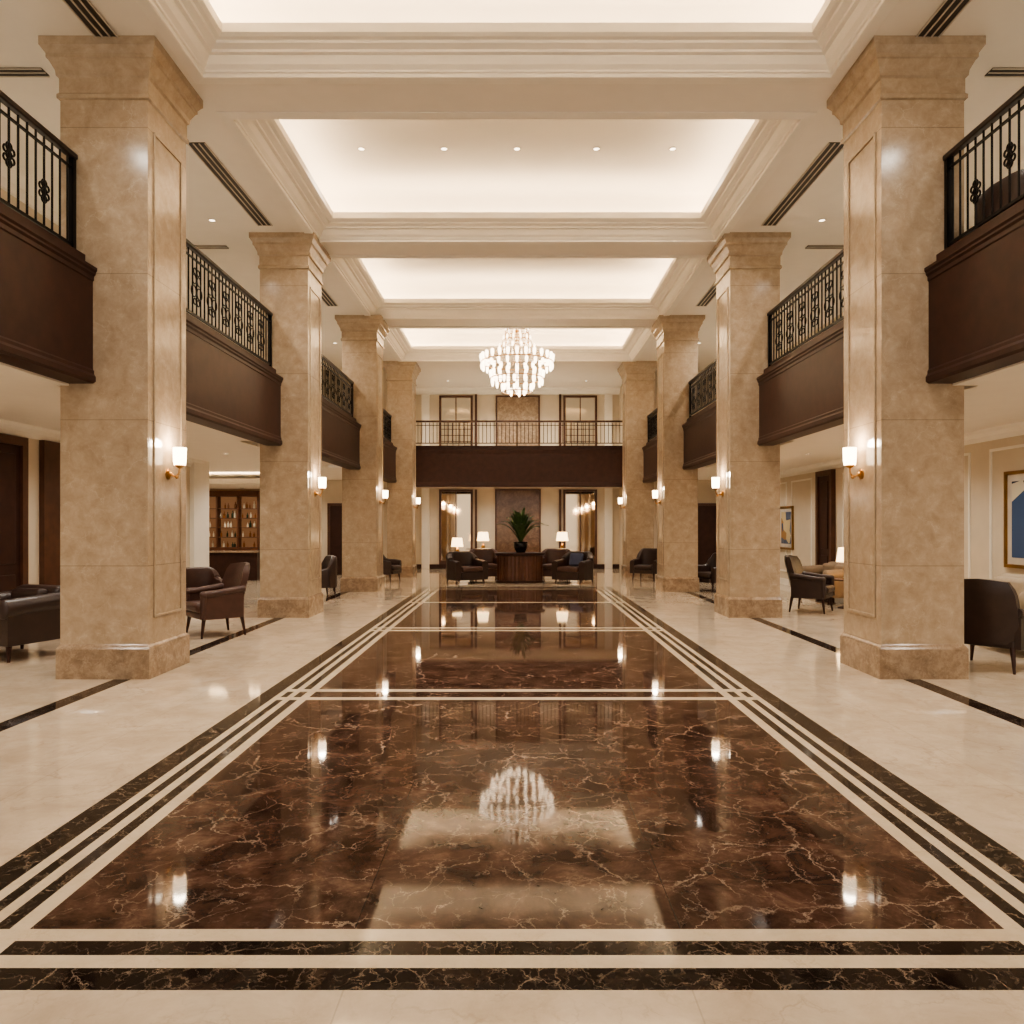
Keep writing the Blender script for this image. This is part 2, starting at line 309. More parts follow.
# ---------------------------------------------------------------- end wall features
YW=27.5
def dfr(bm,x0,x1,z0,z1,w=.09,t=.06):
    bx(bm,x0,x0+w,YW-t,YW,z0,z1); bx(bm,x1-w,x1,YW-t,YW,z0,z1); bx(bm,x0+w,x1-w,YW-t,YW,z1-w,z1); bx(bm,x0+w,x1-w,YW-t,YW,z0,z0+w)
for i,(x0,x1) in enumerate([(-2.85,-1.62),(1.7,2.93)]):
    r=bpy.data.objects.new('window_%d'%(i+1),None); COL.objects.link(r); r['kind']='structure'; r['label']='tall dark framed interior window with lattice'
    bm=NB(); dfr(bm,x0,x1,3.9,6.34,.08); bx(bm,x0+.08,x1-.08,YW-.05,YW,5.35,5.41)
    ob(bm,'window_frame',M['wood2'],r)
    bm=NB(); 
    xa,xb=x0+.08,x1-.08; zc0,zc1=3.98,5.35
    for k in range(1,5): bx(bm,xa+(xb-xa)*k/5-.013,xa+(xb-xa)*k/5+.013,YW-.05,YW-.03,zc0,zc1)
    for k in range(1,6): bx(bm,xa,xb,YW-.05,YW-.035,zc0+k*.225-.012,zc0+k*.225+.012)
    bx(bm,(x0+x1)/2-.02,(x0+x1)/2+.02,YW-.05,YW-.035,5.41,6.26)
    ob(bm,'muntin',M['wood2'],r)
    bm=NB(); bx(bm,x0+.08,x1-.08,YW-.03,YW,3.98,6.26); ob(bm,'pane',M['pane'],r)
    e=thing('mirror','tall wall mirror in dark wood frame','mirror',((x0+x1)/2,YW,0),group='wall mirrors')
    bm=NB(); hw=(x1-x0)/2
    for a,b,c,d in [(-hw,-hw+.08,.16,2.9),(hw-.08,hw,.16,2.9),(-hw+.08,hw-.08,2.82,2.9),(-hw+.08,hw-.08,.16,.3)]: bx(bm,a,b,-.07,0,c,d)
    for k in (1,): bx(bm,-.02,.02,-.06,-.03,.3,2.82)
    ob(bm,'mirror_frame',M['wood2'],e)
    bm=NB(); bx(bm,-hw+.08,hw-.08,-.03,0,.3,2.82); ob(bm,'mirror_glass',M['mirror'],e)
tn[0]+=1; bm=NB(); dfr(bm,-.78,.84,3.9,6.34,.06); dfr(bm,-.80,.87,.16,2.92,.06)
for x in (-1.5,1.58): bx(bm,x-.04,x+.04,YW-.08,YW,3.9,6.38); bx(bm,x-.04,x+.04,YW-.08,YW,.16,2.9)
ob(bm,'trim_%d'%tn[0],M['wood2'],label='dark wood wall framing',**ST)
tn[0]+=1; bm=NB(); bx(bm,-.72,.78,YW-.03,YW,3.96,6.28); ob(bm,'trim_%d'%tn[0],M['base'],label='tan stone wall panel',**ST)
tn[0]+=1; bm=NB(); bx(bm,-.74,.81,YW-.03,YW,.22,2.86); ob(bm,'trim_%d'%tn[0],M['brownpanel'],label='brown marble wall panel',**ST)
for s in (-1,1):
    tn[0]+=1; bm=NB(); 
    a=s*3.35; bx(bm,a-.14,a+.14,YW-.1,YW,0,2.95); bx(bm,a-.14,a+.14,YW-.1,YW,3.9,6.38); ob(bm,'trim_%d'%tn[0],M['trim'],label='cream pilaster',**ST)
# ---------------------------------------------------------------- columns
cols=[(-4.75,-3.84,7.8),(-4.44,-3.61,12.95),(-4.2,-3.37,18.0),(-3.99,-3.22,23.0),(3.79,4.65,7.8),(3.68,4.54,12.95),(3.53,4.34,18.0),(3.36,4.2,23.0)]
for x0,x1,y0 in cols:
    w=x1-x0; h=w/2; d=.45
    e=thing('column','square polished travertine column with stepped capital and plinth','column',((x0+x1)/2,y0+d,0),group='lobby columns')
    bm=NB(); loft(bm,-h,h,-d,d,[(.03,0),(.03,.31),(.02,.33),(.005,.35),(0,.36)]); ob(bm,'plinth',M['base'],e)
    bm=NB(); loft(bm,-h,h,-d,d,[(0,.36),(0,6.02)]); ob(bm,'shaft',M['trav'],e)
    bm=NB()
    s=1 if x0<0 else -1
    xi=s*h
    za,zb,w2=.62,5.75,.03; ya,yb2=-d+.12,d-.12
    for q in [(ya,ya+w2,za,zb),(yb2-w2,yb2,za,zb),(ya+w2,yb2-w2,za,za+w2),(ya+w2,yb2-w2,zb-w2,zb)]:
        bx(bm,xi,xi+s*.015,*q)
    ob(bm,'panel_moulding',M['travplain'],e,bevel=.005)
    bm=NB(); loft(bm,-h,h,-d,d,[(.0,6.02),(.025,6.03),(.025,6.07),(.008,6.09),(.008,6.24),(.03,6.26),(.035,6.31),(.08,6.4),(.095,6.41),(.095,6.45),(.13,6.5),(.14,6.51),(.14,6.6)]); ob(bm,'capital',M['travplain'],e)
# ---------------------------------------------------------------- balconies + railings
def ornament_bm():
    bm=NB(); r=.010
    for dz in (-.075,0,.075): torus(bm,(0,0,dz),.036,r,'x',14,5)
    for s in (-1,1):
        for dz in (-.04,.04): torus(bm,(0,s*.045,dz),.03,r,'x',12,5)
    bmesh.ops.recalc_face_normals(bm,faces=bm.faces); me=bpy.data.meshes.new('rail_ornament'); bm.to_mesh(me); bm.free(); me.materials.append(M['iron']); return me
def scroll_bm():
    bm=NB(); r=.009
    for s in (-1,1):
        for dz,R_ in ((-.20,.04),(.20,.04),(-.07,.075),(.09,.06)): torus(bm,(0,s*(R_+.012),dz),R_,r,'x',16,5)
    bmesh.ops.recalc_face_normals(bm,faces=bm.faces); me=bpy.data.meshes.new('rail_scroll'); bm.to_mesh(me); bm.free(); me.materials.append(M['iron']); return me
def bal_mesh(h,m='iron'):
    bm=NB(); cyl(bm,(0,0,0),(0,0,h),.011,n=6); me=bpy.data.meshes.new('baluster'); bm.to_mesh(me); bm.free(); me.materials.append(M[m]); return me
ORN=ornament_bm(); SCR=scroll_bm()
def railing(loc,rot,L,z0,z1,label,mode=1,m='iron'):
    e=thing('balcony_railing',label,'railing',loc,rot,group='gallery railings')
    h=z1-z0
    bm=NB(); bx(bm,-.04,.04,0,L,h-.06,h); ob(bm,'handrail',M['rail' if m=='iron' else 'wood2'],e,bevel=.015)
    bm=NB(); bx(bm,-.015,.015,0,L,.07,.1); ob(bm,'bottom_rail',M[m],e)
    bm=NB(); bx(bm,-.012,.012,0,L,h-.17,h-.15); ob(bm,'top_rail',M[m],e)
    for y in ([.04,L-.04] if L<5 else [.04,L/2,L-.04]):
        bm=NB(); bx(bm,-.025,.025,y-.025,y+.025,0,h-.06); ob(bm,'newel_post',M[m],e)
    n=int(L/.125); me=bal_mesh(h-.16,m)
    for i in range(1,n):
        y=i*L/n
        o=bpy.data.objects.new('baluster',me); COL.objects.link(o); o.parent=e; o.location=(0,y,.09)
        if mode==1 and i%4==2:
            o=bpy.data.objects.new('rail_ornament',ORN); COL.objects.link(o); o.parent=e; o.location=(0,y,h*(.42 if i%8==2 else .52))
        if mode==2 and i%4==2:
            o=bpy.data.objects.new('rail_scroll',SCR); COL.objects.link(o); o.parent=e; o.location=(0,y,h*.48)
def fascia_prof(zb,zt):
    return [(-.25,zb),(0,zb),(.03,zb+.02),(.03,zb+.07),(.012,zb+.10),(.012,zb+.13),(0,zb+.15),(0,zt-.14),(.012,zt-.13),(.012,zt-.09),(.03,zt-.07),(.03,zt-.05),(.045,zt-.03),(.045,zt),(-.08,zt),(-.08,zt+.14),(-.25,zt+.14)]
for s,lst in bays.items():
    for bi,(xf,ya,yb_,zb,zt,zr,xr) in enumerate(lst):
        e=thing('balcony','smooth dark wood balcony front between stone columns','balcony',(s*xf,(ya+yb_)/2,zb),group='gallery balcony fronts')
        L=(yb_-ya)/2
        bm=NB(); pr=[(d,z-zb) for d,z in fascia_prof(zb,zt)]
        prism(bm,pr,-L,L,lambda d,z,a,s=s:(-s*d,a,z)); ob(bm,'fascia',M['wood'],e)
        railing((s*xr,ya,zt+.14),0,yb_-ya,zt+.14,zr,'black iron balcony railing with scroll ornaments and dark handrail',1 if bi==0 else 2)
e=thing('balcony','dark wood balcony front across the end of the hall','balcony',(0,24.5,2.85),group='gallery balcony fronts')
bm=NB(); prism(bm,[(d,z-2.85) for d,z in fascia_prof(2.85,4.06)],-3.75,3.75,lambda d,z,a:(a,-d,z)); ob(bm,'fascia',M['wood'],e)
railing((3.75,24.62,4.2),math.pi/2,7.5,4.2,5.03,'bronze metal railing spanning the rear gallery',0,'bronze')
# ---------------------------------------------------------------- sconces
def sconce(loc,rot):
    e=thing('wall_sconce','brass wall sconce with lit white glass shade','wall lamp',loc,rot,group='column sconces')
    bm=NB(); 
    for a,b,r0,r1 in [(0,.012,.06,.06),(.012,.03,.06,.03),(.03,.05,.03,.02)]: cyl(bm,(a,0,-.04),(b,0,-.04),r0,r1,16)
    ob(bm,'backplate',M['brass'],e,smooth=True)
    bm=NB(); pts=[(.04+.0,0,-.04),(.07,0,-.065),(.10,0,-.06),(.125,0,-.03),(.13,0,.02)]; tube(bm,pts,.011); sphere(bm,(.1,0,-.075),.02)
    lathe(bm,[(.012,.02),(.035,.035),(.05,.05),(.05,.06)],16,(.13,0,0)); ob(bm,'arm',M['brass'],e,smooth=True)
    bm=NB(); lathe(bm,[(.060,.06),(.067,.10),(.072,.25)],20,(.13,0,0),cap=False); ob(bm,'lamp_shade',M['sconceglow'],e,smooth=True)
    l=bpy.data.lights.new('sconce_bulb','POINT'); l.energy=13; l.color=(1,.84,.64); l.shadow_soft_size=.06
    o=bpy.data.objects.new('bulb',l); COL.objects.link(o); o.parent=e; o.location=(.13,0,.29)
for x0,x1,y0 in cols:
    if x0<0: sconce((x1,y0+.45,2.2),0)
    else: sconce((x0,y0+.45,2.2),math.pi)
# ---------------------------------------------------------------- downlights
def downlight(loc,power,angle=130,r=.045,blend=.8,soft=.12):
    e=thing('downlight','small round recessed ceiling downlight','ceiling light',loc,group='recessed downlights')
    bm=NB(); torus(bm,(0,0,-.004),r+.010,.008,'z',16,5); ob(bm,'trim_ring',M['white'],e,smooth=True)
    bm=NB(); cyl(bm,(0,0,-.004),(0,0,0),r,r,16); ob(bm,'lens',M['down'],e)
    if power:
        l=bpy.data.lights.new('spot','SPOT'); l.energy=power; l.color=(1,.92,.81); l.spot_size=math.radians(angle); l.spot_blend=blend; l.shadow_soft_size=soft
        o=bpy.data.objects.new('spot_lamp',l); COL.objects.link(o); o.parent=e; o.location=(0,0,-.03)
for x in (-2.45,-1.15,0,1.25,2.45): downlight((x,11.8,ZC+.92),290)
for x in (-2.0,-.7,.7,2.0): downlight((x,16.4,ZC+.92),0)
for x in (-1.8,1.8): downlight((x,21.2,ZC+.92),200)
for x in (-2.45,0,2.45): downlight((x,6.2,ZC+.92),330)
for s in (-1,1):
    for y,pw in ((5.5,190),(10.6,300),(12.3,0),(15.6,0),(17.2,250),(20.6,200)): downlight((s*5.0,y,ZC),pw,150)
    for y in (2.5,5.2,7.6,10.2,12.6,15.2,17.6,20.2,22.6):
        downlight((s*5.9,y,3.05),114,150,soft=.1)
for p in [(-9.5,18.3),(-8.3,19.6)]: downlight((p[0],p[1],3.05),140,150)
for p in [(-9.7,22.9),(-8.4,22.9)]: downlight((p[0],p[1],2.74),60,150)
for x in (-2.4,-.8,.8,2.4): downlight((x,26.2,2.95),80,150); downlight((x,26.0,ZC),180)
# ---------------------------------------------------------------- air diffusers
def diffuser(x0,x1,y0,y1):
    e=thing('air_diffuser','long dark slotted linear ceiling air diffuser','air vent',((x0+x1)/2,(y0+y1)/2,ZC),group='ceiling air diffusers')
    hx=(x1-x0)/2; hy=(y1-y0)/2
    bm=NB(); bx(bm,-hx,hx,-hy,hy,-.01,0); ob(bm,'grille',M['vent'],e)
    bm=NB()
    if hy>hx:
        for k in range(4): 
            x=-hx+2*hx*k/3; bx(bm,x-.007,x+.007,-hy,hy,-.02,-.01)
    else:
        for k in range(3):
            y=-hy+2*hy*k/2; bx(bm,-hx,hx,y-.006,y+.006,-.02,-.01)
    ob(bm,'slats',M['white'],e,kind='stuff')
for s in (-1,1):
    for y0,y1 in [(5.5,7.9),(9.8,12.5),(14.6,17.1),(19.6,21.6)]:
        a,b=sorted((s*4.08,s*4.31)); diffuser(a,b,y0,y1)
    a,b=sorted((s*5.2,s*7.0)); 
    for y in (8.2,13.4): diffuser(a,b,y,y+.14)
# ---------------------------------------------------------------- chandelier
CX,CY=0,20.9
e=thing('chandelier','large tiered brass chandelier with glowing crystal cups','chandelier',(CX,CY,7.52))
def Z(z): return z-7.52
bm=NB(); lathe(bm,[(.16,0),(.15,-.04),(.05,-.07),(.02,-.09)],20); ob(bm,'canopy',M['brass'],e,smooth=True)
bm=NB(); cyl(bm,(0,0,-.08),(0,0,Z(5.3)),.015); 
for z in (7.0,6.5,5.9,5.4): sphere(bm,(0,0,Z(z)),.05)
ob(bm,'stem',M['brass'],e,smooth=True)
tiers=[(1.0,6.25,26,1.0),(.98,6.02,24,.9),(.74,5.80,18,1.0),(.70,5.58,15,.9),(.42,5.42,10,1.0),(.2,5.30,5,.9)]
for r,z in [(.32,7.0),(.38,6.74)]+[(t[0],t[1]-.12) for t in tiers if t[3]==1.0]:
    bm=NB(); torus(bm,(0,0,Z(z)),r,.014,'z',40,6)
    for k in range(6):
        a=k*math.pi/3; cyl(bm,(0,0,Z(z)),(r*math.cos(a),r*math.sin(a),Z(z)),.006,n=5)
    ob(bm,'ring',M['brass'],e,smooth=True)
cb=None
for r,z,n,sc in tiers:
    for k in range(n):
        a=2*math.pi*(k+(.5 if sc==1 else 0))/n
        if cb is None:
            bm=NB(); lathe(bm,[(.008,-.11),(.03,-.09),(.044,-.03),(.048,.04),(.042,.085),(.02,.10)],10); cb=ob(bm,'crystal_cup',M['crystal'],e,smooth=True,label='glowing crystal cup'); c=cb
        else:
            c=cb.copy(); COL.objects.link(c); c.parent=e
        c.location=(r*math.cos(a),r*math.sin(a),Z(z)); c.scale=(sc,sc,sc)
st=None
for k in range(22):
    a=2*math.pi*k/22
    if st is None:
        bm=NB(); P=[(.32,0,Z(7.0)),(.35,0,Z(6.8)),(.44,0,Z(6.6)),(.58,0,Z(6.42)),(.78,0,Z(6.29)),(1.0,0,Z(6.2))]
        tube(bm,P,.005,5)
        for (x0,_,z0),(x1,_,z1) in zip(P[:-1],P[1:]):
            for t in (0,.5): sphere(bm,(x0+(x1-x0)*t,0,z0+(z1-z0)*t),.015,u=6,v=4)
        st=ob(bm,'crystal_strand',M['strand'],e,label='thin beaded strand flaring outward'); c=st
    else: c=st.copy(); COL.objects.link(c); c.parent=e
    c.rotation_euler=(0,0,a)
cc=None
for r,z,n in ((.32,7.05,12),(.38,6.78,12),(.5,6.54,12)):
  for k in range(n):
    a=2*math.pi*(k+.5)/n
    if cc is None:
        bm=NB(); lathe(bm,[(.01,-.06),(.020,-.04),(.023,.03),(.005,.08)],8); cc=ob(bm,'crystal_drop',M['crystal'],e,smooth=True); c=cc
    else: c=cc.copy(); COL.objects.link(c); c.parent=e
    c.location=(r*math.cos(a),r*math.sin(a),Z(z))
# ---------------------------------------------------------------- furniture
def shell(bm,pts,th,z0,hs):
    n=len(pts); R=[]
    for i,(x,y) in enumerate(pts):
        a=Vector(pts[max(0,i-1)]); b=Vector(pts[min(n-1,i+1)]); t=(b-a).normalized(); nn=Vector((t.y,-t.x))
        h=hs[i]; ring=[]
        for o,z in [(th/2,z0),(th/2*1.05,(z0+h)/2),(th/2*1.1,h-.07),(th/2*.85,h-.02),(0,h),(-th/2*.85,h-.02),(-th/2*1.1,h-.07),(-th/2*1.0,(z0+h)/2),(-th/2,z0)]:
            ring.append(bm.verts.new((x+nn.x*o,y+nn.y*o,z)))
        R.append(ring)
    for A,B in zip(R[:-1],R[1:]):
        m=len(A)
        for i in range(m): bm.faces.new([A[i],A[(i+1)%m],B[(i+1)%m],B[i]])
    bm.faces.new(R[0][::-1]); bm.faces.new(R[-1])
def armchair(label,loc,rot,m='leather',seatm=None,back=.92,arm=.62,w=.78,d=.78,group='lounge armchairs',scale=1,zb=.22,th=.12):
    e=thing('armchair',label,'armchair',loc,rot,group,scale)
    hw=w/2-th/2; hd=d/2-th/2
    left=[(-hw-.01,-hd),(-hw-.015,-hd*.5),(-hw,0),(-hw,hd*.4)]
    rc=hw*.55
    arc=[]
    for k in range(13):
        a=math.pi-(math.pi)*k/12
        cx=-hw+rc if k<6 else (hw-rc if k>6 else 0)
        if k==6: arc.append((0,hd+.02)); continue
        arc.append((cx+rc*math.cos(a),hd-rc+rc*math.sin(a)+.0))
    hsb=[arm+.06+(back-arm-.06)*min(1,math.sin(math.pi*k/12)*1.25) for k in range(13)]
    bm=NB(); shell(bm,arc,th,zb,hsb); o=ob(bm,'backrest',M[m],e,smooth=True)
    for s in (1,-1):
        pts=[(s*x,y) for x,y in left]+[(s*arc[0][0],arc[0][1])]
        bm=NB(); shell(bm,pts,th,zb,[arm-.03,arm,arm,arm+.03,arm+.06]); ob(bm,'armrest',M[m],e,smooth=True)
    t2=th/2
    bm=NB(); bx(bm,-hw+t2-.01,hw-t2+.01,-hd-.04,hd-.08,zb,.32); ob(bm,'seat_frame',M[m],e,bevel=.02)
    bm=NB(); bx(bm,-hw+t2+.005,hw-t2-.005,-hd-.06,hd-.1,.32,.46); ob(bm,'seat_cushion',M[seatm or m],e,bevel=.045)
    for sx in (-1,1):
        for sy in (-1,1):
            bm=NB(); x=sx*(hw-.03); y=sy*(hd-.04); cyl(bm,(x+sx*.02,y+sy*.03,0),(x,y,zb+.02),.014,.028,8); ob(bm,'leg',M['wood'],e,smooth=True)
    return e
def openchair(label,loc,rot,m='leather',scale=1):
    e=thing('armchair',label,'armchair',loc,rot,'lounge armchairs',scale)
    bm=NB(); bx(bm,-.30,.30,-.32,.26,.26,.35); ob(bm,'seat_frame',M[m],e,bevel=.02)
    bm=NB(); bx(bm,-.29,.29,-.36,.22,.35,.48); ob(bm,'seat_cushion',M[m],e,bevel=.05)
    bm=NB()
    R=[]
    for k in range(11):
        t=k/10; z=.30+.68*t-(.015 if k==10 else 0); yb=.24+.12*t+.05*t*t; hwid=.31+.03*math.sin(math.pi*t); th=.11-.02*t
        cr=.07
        if k>=9: hwid*=(.96 if k==9 else .86)
        if k==10: th*=.6; z+=.02
        ring=[(-hwid,yb-cr-th/2),(-hwid*.5,yb-th/2),(0,yb+.01-th/2),(hwid*.5,yb-th/2),(hwid,yb-cr-th/2),(hwid,yb-cr+th/2),(hwid*.5,yb+th/2),(0,yb+.01+th/2),(-hwid*.5,yb+th/2),(-hwid,yb-cr+th/2)]
        zz=[0,.02,.03,.02,0,0,.02,.03,.02,0] if k>=9 else [0]*10
        R.append([bm.verts.new((x,y,z+q)) for (x,y),q in zip(ring,zz)])
    for A,B in zip(R[:-1],R[1:]):
        for i in range(10): bm.faces.new([A[i],A[(i+1)%10],B[(i+1)%10],B[i]])
    bm.faces.new(R[0][::-1]); bm.faces.new(R[-1]); ob(bm,'backrest',M[m],e,smooth=True)
    for s in (-1,1):
        bm=NB(); x=s*.33
        P=[(x,.28,.66),(x,.1,.64),(x,-.12,.61),(x,-.28,.60)]
        for a,b in zip(P[:-1],P[1:]): cyl(bm,a,b,.05,.05,12)
        sphere(bm,(x,-.28,.60),.055); cyl(bm,(x,-.28,.6),(x,-.30,.28),.045,.04,10); bx(bm,x-.03,x+.03,-.28,.26,.26,.60)
        ob(bm,'armrest',M[m],e,smooth=True)
    for sx in (-1,1):
        for sy in (-1,1):
            bm=NB(); cyl(bm,(sx*.31,sy*.30,0),(sx*.28,sy*.26,.28),.014,.03,8); ob(bm,'leg',M['wood'],e,smooth=True)
    return e
def sofa(label,loc,rot,w=1.7,d=.85,m='leather2',h=.78,cm=None,name='sofa',legh=.15):
    e=thing(name,label,name,loc,rot,'lounge sofas' if name=='sofa' else 'lounge armchairs'); hw=w/2; hd=d/2
    bm=NB(); bx(bm,-hw+.05,hw-.05,-hd+.04,hd-.02,legh-.01,.3); ob(bm,'seat_base',M[m],e,bevel=.02)
    bm=NB(); bx(bm,-hw+.1,hw-.1,hd-.22,hd,.3,h); ob(bm,'backrest',M[m],e,bevel=.09)
    for s in (-1,1):
        bm=NB(); x=s*(hw-.12)
        cyl(bm,(x,-hd+.03,h-.22),(x,hd-.04,h-.18),.115,n=24); sphere(bm,(x,-hd+.03,h-.22),.115,1,.5,1,20,12); bx(bm,s*(hw-.04),s*(hw-.19),-hd+.03,hd-.03,legh,h-.24); ob(bm,'armrest',M[m],e,smooth=True)
    n=2 if w>1.2 else 1; cw=(w-.46)/n
    for k in range(n):
        x0=-hw+.23+k*cw; bm=NB(); bx(bm,x0+.005,x0+cw-.005,-hd,hd-.22,.3,.46); ob(bm,'seat_cushion',M[cm or m],e,bevel=.045)
        bm=NB(); bx(bm,x0+.01,x0+cw-.01,hd-.36,hd-.2,.46,h-.03); ob(bm,'back_cushion',M[cm or m],e,bevel=.06)
    for sx in (-1,1):
        for sy in (-1,1):
            bm=NB(); cyl(bm,(sx*(hw-.1),sy*(hd-.08),0),(sx*(hw-.12),sy*(hd-.1),legh+.02),.018,.035,8); ob(bm,'leg',M['wood'],e)
    return e
def side_table(loc,r=.27,h=.56,label='round dark wood side table'):
    e=thing('side_table',label,'table',loc,group='side tables')
    bm=NB(); lathe(bm,[(r-.01,h-.03),(r,h-.02),(r,h-.005),(r-.01,h)],24); ob(bm,'table_top',M['wood'],e,smooth=True)
    bm=NB(); lathe(bm,[(.03,.05),(.022,.2),(.035,.35),(.02,h-.1),(.06,h-.03)],12); ob(bm,'pedestal',M['wood'],e,smooth=True)
    bm=NB(); lathe(bm,[(.17,0),(.16,.02),(.04,.05)],20); ob(bm,'table_base',M['wood'],e,smooth=True)
def table_lamp(loc,label='brass table lamp with glowing cream drum shade',h=.6,pw=10):
    e=thing('table_lamp',label,'lamp',loc,group='table lamps')
    bm=NB(); lathe(bm,[(.08,0),(.08,.02),(.03,.04),(.05,.12),(.07,.2),(.03,.3),(.012,.33)],16); ob(bm,'lamp_base',M['brass'],e,smooth=True)
    bm=NB(); cyl(bm,(0,0,.32),(0,0,h-.06),.008); ob(bm,'stem',M['brass'],e)
    bm=NB(); lathe(bm,[(.19,h-.27),(.15,h)],24,cap=False); ob(bm,'lamp_shade',M['lampglow'],e,smooth=True)
    l=bpy.data.lights.new('lamp_bulb','POINT'); l.energy=pw; l.color=(1,.78,.52); l.shadow_soft_size=.04
    o=bpy.data.objects.new('bulb',l); COL.objects.link(o); o.parent=e; o.location=(0,0,h-.1)
def cushion(loc,rot,m,label,tilt=.25):
    bm=NB(); bx(bm,-.2,.2,-.05,.05,0,.36)
    o=ob(bm,'throw_pillow',M[m],loc=loc,bevel=.045,label=label,category='pillow'); o.rotation_euler=(tilt,0,rot)
R=math.radians
sofa('brown leather armchair with rounded rolled arms beside stone column',(-6.15,9.2,0),R(-20),w=1.0,d=.92,h=.84,m='leather2',name='armchair',legh=.2)
openchair('brown leather high back armchair with open rolled arms',(-4.4,10.95,0),R(-48),'leather',1.03)
armchair('brown leather tub armchair beside lounge seating',(-5.75,13.6,0),R(35),back=.82,arm=.62)
armchair('dark leather armchair behind stone column',(-4.45,16.7,0),R(-60),'leather2')
armchair('dark leather armchair by far columns',(-3.75,21.3,0),R(75),'leather2')
openchair('dark leather high back armchair seen from behind beside stone column',(5.35,8.45,0),R(130),'leather2',1.0)
openchair('dark leather high back armchair next to lamp table',(5.45,13.9,0),R(55),'leather2',1.02)
armchair('dark leather armchair between far columns',(4.75,18.2,0),R(-60),'leather2')
armchair('dark leather armchair by far columns',(3.75,21.6,0),R(-30),'leather2')
sofa('cream fabric sofa against panelled wall',(6.5,9.75,0),R(-90),w=1.9,d=.95,m='creamfab',h=.92)
sofa('taupe fabric sofa against panelled wall',(6.6,15.8,0),R(-90),w=1.7,m='fabric',h=.8)
side_table((6.35,14.45,0)); table_lamp((6.35,14.45,.56))
armchair('dark leather armchair with rounded back on the upper gallery',(5.02,7.25,3.9),R(90),'leather2',back=1.0,w=.95,d=.85,arm=.72)
# centre group
K=dict(w=.98,d=.9,zb=.1,th=.17,arm=.64)
armchair('bulky brown leather armchair beside reception desk',(-1.42,20.75,0),R(32),'leather2','leather',back=.86,**K)
armchair('bulky dark leather armchair behind reception desk',(-.95,22.15,0),R(12),'leather',back=.9,**K)
armchair('bulky brown leather armchair on the other side of reception desk',(1.58,20.75,0),R(-32),'leather2','leather',back=.86,**K)
armchair('bulky dark leather armchair with blue pillow near reception desk',(1.12,22.15,0),R(-12),'leather',back=.9,**K)
cushion((1.62,20.78,.47),R(-32),'blue','dusty blue throw pillow on leather armchair',-.3)
side_table((-1.05,23.2,0),.3,.7); table_lamp((-1.05,23.2,.7),h=.68)
side_table((-1.85,23.2,0),.3,.6); table_lamp((-1.85,23.2,.6),h=.6)
side_table((1.4,23.2,0),.3,.7); table_lamp((1.4,23.2,.7),h=.68)
# desk
e=thing('reception_desk','dark walnut curved reception desk with fluted front','desk',(.08,21.0,0))
bm=NB(); lathe(bm,[(.64,.06),(.64,.76)],72,sy=.72,flute=.03); ob(bm,'desk_body',M['wood2'],e)
bm=NB(); lathe(bm,[(.67,.76),(.71,.78),(.71,.82),(.69,.83)],60,sy=.74); ob(bm,'counter_top',M['wood'],e,smooth=True)
bm=NB(); lathe(bm,[(.68,0),(.68,.05),(.65,.06)],60,sy=.74); ob(bm,'desk_base',M['wood'],e,smooth=True)
# plant
e=thing('potted_plant','large leafy green plant in black ceramic pot on desk','plant',(.1,21.0,.83))
bm=NB(); lathe(bm,[(.12,0),(.17,.1),(.2,.22),(.19,.27),(.21,.29),(.19,.3)],24); ob(bm,'pot',M['pot'],e,smooth=True)
bm=NB()
for k in range(66):
    a=2*math.pi*k*.381966+random.uniform(-.2,.2); q=random.random(); w=random.uniform(.030,.05)
    RR=.18+.56*q*random.uniform(.85,1.1); HH=1.12-.42*q+random.uniform(-.14,.1)
    dx,dy=math.cos(a),math.sin(a); prev=None
    for i in range(9):
        t=i/8; r=.03+RR*t**1.1; z=.28+HH*(1.6*t-.75*t*t*(1+.3*q)); ww=w*math.sin(math.pi*min(1,t*.92+.08))**.8+.002
        c=Vector((dx*r,dy*r,z)); p=Vector((-dy,dx,0))*ww
        v=[bm.verts.new(c-p),bm.verts.new(c+Vector((0,0,-.01))),bm.verts.new(c+p)]
        if prev: bm.faces.new([prev[0],prev[1],v[1],v[0]]); bm.faces.new([prev[1],prev[2],v[2],v[1]])
        prev=v
ob(bm,'foliage',M['leaf'],e,smooth=True)
# ---------------------------------------------------------------- paintings
def pic_mat(name,cols,sc):
    m=bpy.data.materials.new(name); m.use_nodes=True; N=m.node_tree.nodes; Lk=m.node_tree.links.new; b=N['Principled BSDF']
    g=N.new('ShaderNodeNewGeometry'); v=N.new('ShaderNodeTexVoronoi'); v.inputs['Scale'].default_value=sc; Lk(g.outputs['Position'],v.inputs['Vector'])
    s=N.new('ShaderNodeSeparateColor'); Lk(v.outputs['Color'],s.inputs[0]); r=N.new('ShaderNodeValToRGB'); r.color_ramp.interpolation='CONSTANT'
    e=r.color_ramp.elements; e[0].color=lin(cols[0]); e[1].color=lin(cols[-1]); e[1].position=1-1/len(cols)
    for i,c in enumerate(cols[1:-1]): q=e.new((i+1)/len(cols)); q.color=lin(c)
    Lk(s.outputs[0],r.inputs['Fac']); Lk(r.outputs['Color'],b.inputs['Base Color']); b.inputs['Roughness'].default_value=.6; return m
